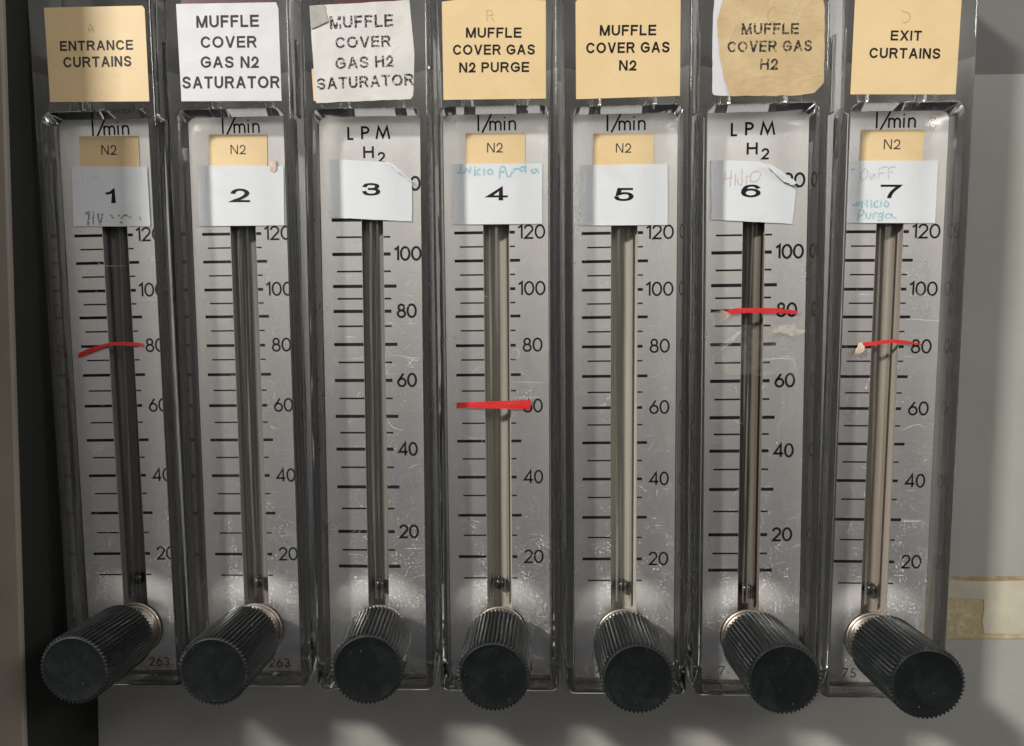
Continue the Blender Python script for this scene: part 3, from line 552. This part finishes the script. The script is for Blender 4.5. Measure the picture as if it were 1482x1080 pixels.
WIDE = dict(zip([120 - 5 * i for i in range(22)], TICK_L)); SLIM = dict(zip([110 - 5 * i for i in range(21)], TICK_H)); SLIM[120] = 66.4; SLIM[115] = 61.0
def marks_mesh(slim):
    V, F = [], []; T = SLIM if slim else WIDE; h = 3.45 if slim else 4.15
    for v, z in T.items():
        ten = v % 10 == 0; w = (1.02 if ten else .56) if slim else (.90 if ten else .46)
        ribbon(V, F, [(-(12.8 if slim else 13.1) if ten else -11.45, z), (-h, z)], w, -.03)
        ribbon(V, F, [(h, z), (((5.6 if slim else 5.75) if v % 20 == 0 else 7.3) if ten else (5.6 if slim else 5.75), z)], w, -.03)
    return mesh('scale_marks', V, F)
def number_mesh(slim, v):
    V, F = [], []; T = SLIM if slim else WIDE; H = 3.9; w = .70 if slim else .58
    s = str(v); z = T[v] - H / 2 + .1
    if len(s) == 3: geo_text(V, F, s, 6.9 if not slim else 7.0, z + .0, H, w, -.03, width=8.0)
    else: geo_text(V, F, s, 8.2 if not slim else (7.4 if v < 80 else 7.6), z, H, w, -.03, width=5.7)
    me = mesh('scale_number', V, F); me.materials.append(scale_ink_worn if slim else black_ink); return me
def unit_mesh(slim):
    V, F = [], []
    if not slim:
        geo_text(V, F, 'l', -5.3, 82.0, 4.7, .56, -.03); geo_text(V, F, '/', -4.0, 82.3, 4.1, .56, -.036, width=2.8)
        geo_text(V, F, 'm', -1.6, 82.1, 4.4, .54, -.03, width=3.3); geo_text(V, F, 'i', 2.75, 82.1, 4.4, .54, -.03); geo_text(V, F, 'n', 4.3, 82.1, 4.4, .54, -.03)
    else:
        for c, x, wd in (('L', -7.0, 1.45), ('P', -2.7, 1.9), ('M', 1.75, 4.0)): geo_text(V, F, c, x, 80.2, 3.5, .66, -.03, width=wd)
        geo_text(V, F, 'H', -2.15, 74.5, 3.3, .66, -.03, width=2.7); geo_text(V, F, '2', 2.3, 73.1, 2.8, .6, -.03, width=1.8)
    return mesh('unit_print', V, F)
def serial_mesh(slim):
    V, F = [], []
    geo_text(V, F, '7' if slim else '75', -8.9, -89.3, 2.7, .32, -.03, gap=.34)
    if not slim: geo_text(V, F, '263', 3.6, -89.3, 2.7, .32, -.03, gap=.34)
    return mesh('serial_print', V, F)
MARKS = {s: marks_mesh(s) for s in (0, 1)}; NUMS = {s: [number_mesh(s, v) for v in (120, 100, 80, 60, 40, 20)] for s in (0, 1)}; UNITS = {s: unit_mesh(s) for s in (0, 1)}; SERIAL = {s: serial_mesh(s) for s in (0, 1)}
for d, m in ((MARKS, (black_ink, scale_ink_worn)), (UNITS, (black_ink, black_ink)), (SERIAL, (black_ink, black_ink))):
    for s in (0, 1): d[s].materials.append(m[s])
BODY.materials.append(acrylic); KNOB.materials.append(knob_m); FACE.materials.append(face_m); COLLAR.materials.append(steel); BALL.materials.append(ball_m)

def channel_mesh(m):
    # half-round channel that holds the metering tube, closed at its foot
    V, F = [], []; k = 18; r = 4.35
    sec = [(-r * math.cos(math.pi * i / k), .75 + r * math.sin(math.pi * i / k)) for i in range(k + 1)]
    for z in (-78, -60, 71.3): V += [(x, y, z + Z0) for x, y in sec]
    V += [(x * 1.05, .5 + (y - .5) * 1.1 + .2, z + Z0) for z in (-78, 71.3) for x, y in sec]
    n = k + 1
    for a in (0, 1):
        for i in range(k): F.append((a * n + i, a * n + i + 1, (a + 1) * n + i + 1, (a + 1) * n + i))
    for i in range(k): F.append((3 * n + i, 4 * n + i, 4 * n + i + 1, 3 * n + i + 1))
    F += [(0, 3 * n, 3 * n + 1, 1)] if False else []
    for i in range(k): F.append((2 * n + i, 2 * n + i + 1, 4 * n + i + 1, 4 * n + i)); F.append((i + 1, i, 3 * n + i, 3 * n + i + 1))
    for i in (0, k): F.append((i, n + i, 2 * n + i, 4 * n + i, 3 * n + i))
    me = mesh('tube_channel', V, F, True); sharp(me, 40); me.materials.append(m); return me
def tube_mesh():
    V, F = [], []; seg = 28
    for z, r in ((-66, 2.75), (71.2, 3.25)):
        for i in range(seg): a = 2 * math.pi * i / seg; V.append((r * math.cos(a), 3.15 + r * .8 * math.sin(a), z + Z0))
    for i in range(seg): j = (i + 1) % seg; F.append((i, j, seg + j, seg + i))
    me = mesh('metering_tube', V, F, True); me.materials.append(tube_m); return me
# thin glass wall: clear, reflecting at grazing angles, with fine drawn streaks and dirt
tube_m = mat('streaked_tube_glass', (.55, .54, .50), .1)
tr_ = N(tube_m, 'ShaderNodeBsdfTransparent'); tr_.inputs[0].default_value = (.93, .93, .90, 1); gl_ = N(tube_m, 'ShaderNodeBsdfGlossy', Roughness=.06); gl_.inputs[0].default_value = (.9, .9, .9, 1)
fr_ = N(tube_m, 'ShaderNodeFresnel', IOR=1.22); m1_ = N(tube_m, 'ShaderNodeMixShader'); m2_ = N(tube_m, 'ShaderNodeMixShader')
L(tube_m, fr_.outputs[0], m1_.inputs[0]); L(tube_m, tr_.outputs[0], m1_.inputs[1]); L(tube_m, gl_.outputs[0], m1_.inputs[2])
L(tube_m, math_(tube_m, 'MULTIPLY', ramp(tube_m, noise_tex(tube_m, (1300, 1300, 9), 4, .65), .5, .72), .30), m2_.inputs[0]); L(tube_m, m1_.outputs[0], m2_.inputs[1]); L(tube_m, P(tube_m).outputs[0], m2_.inputs[2])
L(tube_m, m2_.outputs[0], tube_m.node_tree.nodes['Material Output'].inputs[0])
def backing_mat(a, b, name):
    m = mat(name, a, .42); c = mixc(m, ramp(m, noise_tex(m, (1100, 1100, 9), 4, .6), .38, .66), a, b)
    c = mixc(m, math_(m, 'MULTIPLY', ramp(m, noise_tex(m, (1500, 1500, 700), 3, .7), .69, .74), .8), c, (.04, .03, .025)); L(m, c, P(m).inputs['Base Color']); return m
BK = {1: ((.12, .115, .11), (.09, .086, .082)), 2: ((.20, .19, .178), (.12, .114, .108)), 3: ((.22, .21, .20), (.18, .172, .164)), 4: ((.33, .32, .28), (.27, .26, .23)),  # channel tone per meter stands for light refracted differently through each tube
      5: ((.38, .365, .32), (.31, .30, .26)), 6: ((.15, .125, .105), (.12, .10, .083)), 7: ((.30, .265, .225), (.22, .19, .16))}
TUBE = tube_mesh()
BACKING = {i: channel_mesh(backing_mat(*BK[i], 'refraction_toned_tube_channel')) for i in BK}

INFO = {
1: ('clear flow meter labelled ENTRANCE CURTAINS, number 1, red tape bent down at its left end', tan, grey_ink, .06),
2: ('clear flow meter labelled MUFFLE COVER GAS N2 SATURATOR on white, number 2, without red tape', white, grey_ink, .15),
3: ('flow meter with peeling white label MUFFLE COVER GAS H2 SATURATOR and torn number 3', white_worn, worn_ink, .35),
4: ('flow meter labelled MUFFLE COVER GAS N2 PURGE, number 4, straight red tape at 60', tan, black_ink, .08),
5: ('flow meter labelled MUFFLE COVER GAS N2 on tan, number 5, no tape on scale', tan, black_ink, .08),
6: ('flow meter with crinkled tan label MUFFLE COVER GAS H2, number 6, torn clear tape', tan_worn, worn_ink, .35),
7: ('clear flow meter labelled EXIT CURTAINS, number 7, red tape with torn knot at 80', tan, black_ink, .06),
}
KN = {1: (-.9, .0, -1.0, 0), 2: (-.6, 0, -.9, 0), 3: (1.0, .6, 1.6, .9), 4: (-.3, 0, -.8, -.3), 5: (0, .1, -.3, 0), 6: (.3, .5, .2, 0), 7: (.4, 0, -.2, 0)}   # knob shift x, z and lean
FL = {1: -60.5, 2: -61.5, 3: -61.6, 4: -61.0, 5: -61.0, 6: -61.8, 7: -61.2}
for i in range(1, 8):
    D = METERS[i]; slim = 1 if i in (3, 6) else 0; lab, nm, tink, amp = INFO[i]
    roll = math.radians(D['roll'])
    t = bpy.data.objects.new('flow_meter', None); COL.objects.link(t); t.empty_display_size = .02
    bx, bz = D['x'] - Z0 * math.sin(roll), D['z'] - Z0 * math.cos(roll)
    t.location = (bx * MM, 0, bz * MM); t.rotation_euler = (0, roll, 0)
    props(t, label=lab, category='flow meter', group='flow meters in a row on the panel')
    link('body', BODY, None, t)
    link('scale_plate', PLATE_SLIM if slim else PLATE_WIDE, None, t)
    link('scale_marks', MARKS[slim], None, t); [link('scale_number', q, None, t) for q in NUMS[slim]]; link('unit_print', UNITS[slim], None, t); link('serial_print', SERIAL[slim], None, t)
    fl = link('float_ball', BALL, None, t); fl.location = (0, 3.0 * MM, (FL[i] + Z0) * MM)
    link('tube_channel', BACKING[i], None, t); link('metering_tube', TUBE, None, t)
    kx, kz, lx, lz = KN[i]
    co = link('collar', COLLAR, None, t); co.location = (kx * .4 * MM, 0, (KZ + kz * .4 + Z0) * MM)
    kn = link('knob', KNOB, None, t); kn.location = (kx * MM, -6.4 * MM, (KZ + kz + Z0) * MM)
    ay = math.radians(i * 23 % 7)
    kn.rotation_euler = (math.radians(-lz * 2.2), ay, math.radians(lx * 2.2))
    fa = link('knob_face', FACE, None, kn)
    # name label on the front of the block
    sy = sheet_y(amp, i)
    nl = poly_sheet('name_label', D['name'], -8.22, .14, nm, t, amp, i, 7, 1.6, jag=.12 if i == 6 else (.05 if i == 3 else 0), label={3: 'creased white label lifting at its corners', 6: 'crinkled tan label with ragged edge'}.get(i))
    V, F = [], []
    for s in D['txt']: caps_text(V, F, s, .185, -8.22 - .05, yf=sy)
    link('name_print', mesh('name_print', V, F), tink, nl)
    # gas label and number label on the plate
    if D['gas']:
        g = poly_sheet('gas_label', D['gas'], -.22, .12, tan, t, .02, i + 20, 3, 3)
        V, F = [], []; caps_text(V, F, D['gtx'], .12, -.25, yf=sheet_y(.02, i + 20)); link('gas_print', mesh('gas_print', V, F), grey_ink, g)
    nb = poly_sheet('number_label', D['num'], -.42, .12, pale, t, .05, i + 40, 5, 1.6, jag=.06 if slim else 0, label='white number label with torn upper right corner' if slim else None)
    V, F = [], []; caps_text(V, F, D['ntx'], .16, -.46, xs={1: 2.2, 7: 1.9}.get(i, 2.3), yf=sheet_y(.05, i + 40)); link('number_print', mesh('number_print', V, F), black_ink, nb)
    V, F = [], []
    rn = random.Random(i)
    for q in SCRATCH.get(i, []): ribbon(V, F, spl(q, 3), .14, -.05 - .01 * rn.random(), taper=lambda u: .35 + .65 * math.sin(math.pi * min(1, max(0, u))) )
    for _ in range(34):
        x = rn.choice((-1, 1)) * rn.uniform(5, 15); z = rn.uniform(-70, 48); a = rn.uniform(-1, 1); l = rn.uniform(.6, 3.2) ** 1.15
        ribbon(V, F, spl([(x, z), (x + l * math.cos(a) * .5, z + l * math.sin(a) * .7), (x + l * math.cos(a), z + l * math.sin(a))], 3), .07, -.05 - .01 * rn.random())
    link('plate_scratches', mesh('plate_scratches', V, F), scratch_m, t)['kind'] = 'stuff'
    if i == 2: poly_sheet('torn_adhesive', [(9.0, 73.0), (11.2, 73.4), (11.6, 70.9), (10.8, 69.8), (9.4, 70.2)], -.5, .3, knot_m, t, .4, 33, 4, .5, jag=.2)
    def write(name, key, m, w, par, yf=None):
        V, F = [], []
        for k, q in enumerate(WRITING[key]): ribbon(V, F, spl(q, 4), w, (-8.30 if key[:3] == 'pen' else -.47) - .006 * (k % 4), cap=w * .4, yf=yf)
        link(name, mesh(name, V, F), m, par)
    ny = sheet_y(.05, i + 40)
    if i == 4: write('handwriting', 'cyan4', cyan_ink, .52, nb, ny)
    if i == 7: write('handwriting', 'cyan7', cyan_ink, .48, nb, ny); write('faded_handwriting', 'pink7', pink_ink, .38, nb, ny)
    if i == 6: write('faded_handwriting', 'pink6', pink_ink, .40, nb, ny)
    if i == 1: write('smudged_writing', 'dark1', smudge, .55, nb, ny); write('faded_handwriting', 'grey1', faint, .40, nb, ny)
    if i in (1, 4, 6, 7): write('pencil_letter', 'pen%d' % i, pencil, .22 if i != 6 else .3, nl, sy)
    X_ = EXTRA
    if i == 1:
        V, F = [], []
        top = X_['tape1']; n = len(top); base = 0
        for k, (x, z) in enumerate(spl(top, 3)):
            u = k / (len(spl(top, 3)) - 1); w = (.66 + .1 * math.sin(u * 9)) * (1 - .25 * u); y = -.55 - 1.3 * math.sin(math.pi * min(1, u * 1.0)) * (1 - .3 * u)
            V += [(x, y, z + w + Z0), (x + .1, y - .05, z - w + Z0), (x, y + .1, z + w + Z0), (x + .1, y + .05, z - w + Z0)]
        m_ = len(V) // 4
        for k in range(m_ - 1):
            a = 4 * k; b = a + 4
            F += [(a, b, b + 1, a + 1), (a + 2, a + 3, b + 3, b + 2), (a, a + 2, b + 2, b), (a + 1, b + 1, b + 3, a + 3)]
        F += [(0, 1, 3, 2), (4 * m_ - 4, 4 * m_ - 2, 4 * m_ - 1, 4 * m_ - 3)]
        link('marker_tape', mesh('marker_tape', V, F, False), red_tape, t)['label'] = 'thin red tape bent down at its left end'
    if i in (4, 6, 7):
        k = 'tape%d' % i
        poly_sheet('marker_tape', X_[k], -.75, .12, red_tape, t, .25, i, 3, 1.2, jag=.05)['label'] = {4: 'straight wedge of red tape', 6: 'red tape strip with a frayed curling left end', 7: 'red tape strip fading to a thin right end'}[i]
    if i == 7: poly_sheet('torn_adhesive', X_['knot7'], -1.3, .5, knot_m, t, .9, 9, 4, .5, jag=.2)
    if i == 6:
        poly_sheet('torn_clear_tape', X_['clear6a'], -.9, .08, film_thick, t, .8, 11, 4, .8, jag=.15)
        poly_sheet('torn_clear_tape', X_['clear6b'], -1.0, .08, film_thick, t, 1.0, 12, 4, .8, jag=.15)
        poly_sheet('torn_clear_tape', X_['clear6c'], -.8, .06, film_thick, t, .8, 13, 3, .8, jag=.1)
        poly_sheet('clear_tape', X_['sheet6'], -.30, .04, film_thin, t, .05, 14, 4, 1.5, jag=.2)
        poly_sheet('label_backing', X_['under6'], -8.12, .1, white, t, .03, 15, 5, 2, jag=.1)['label'] = 'older white label showing behind the crinkled tan one'
        poly_sheet('torn_curl', X_['curl6'], -1.1, .1, pale, nb, 1.0, 16, 3, .6, jag=.2)
    if i == 3:
        poly_sheet('torn_curl', X_['curl3'], -1.1, .1, pale, nb, .9, 17, 3, .6, jag=.15)
        poly_sheet('folded_corner', X_['fold3'], -8.62, .1, glue, nl, .15, 18, 4, 1, jag=.08)
        poly_sheet('label_backing', X_['under3'], -8.12, .08, tan, t, .03, 19, 3, 2)
    if i in (2, 3): poly_sheet('old_red_label', X_['red%d' % i], -8.1, .08, red_old, t, .02, 50 + i, 3, 3)
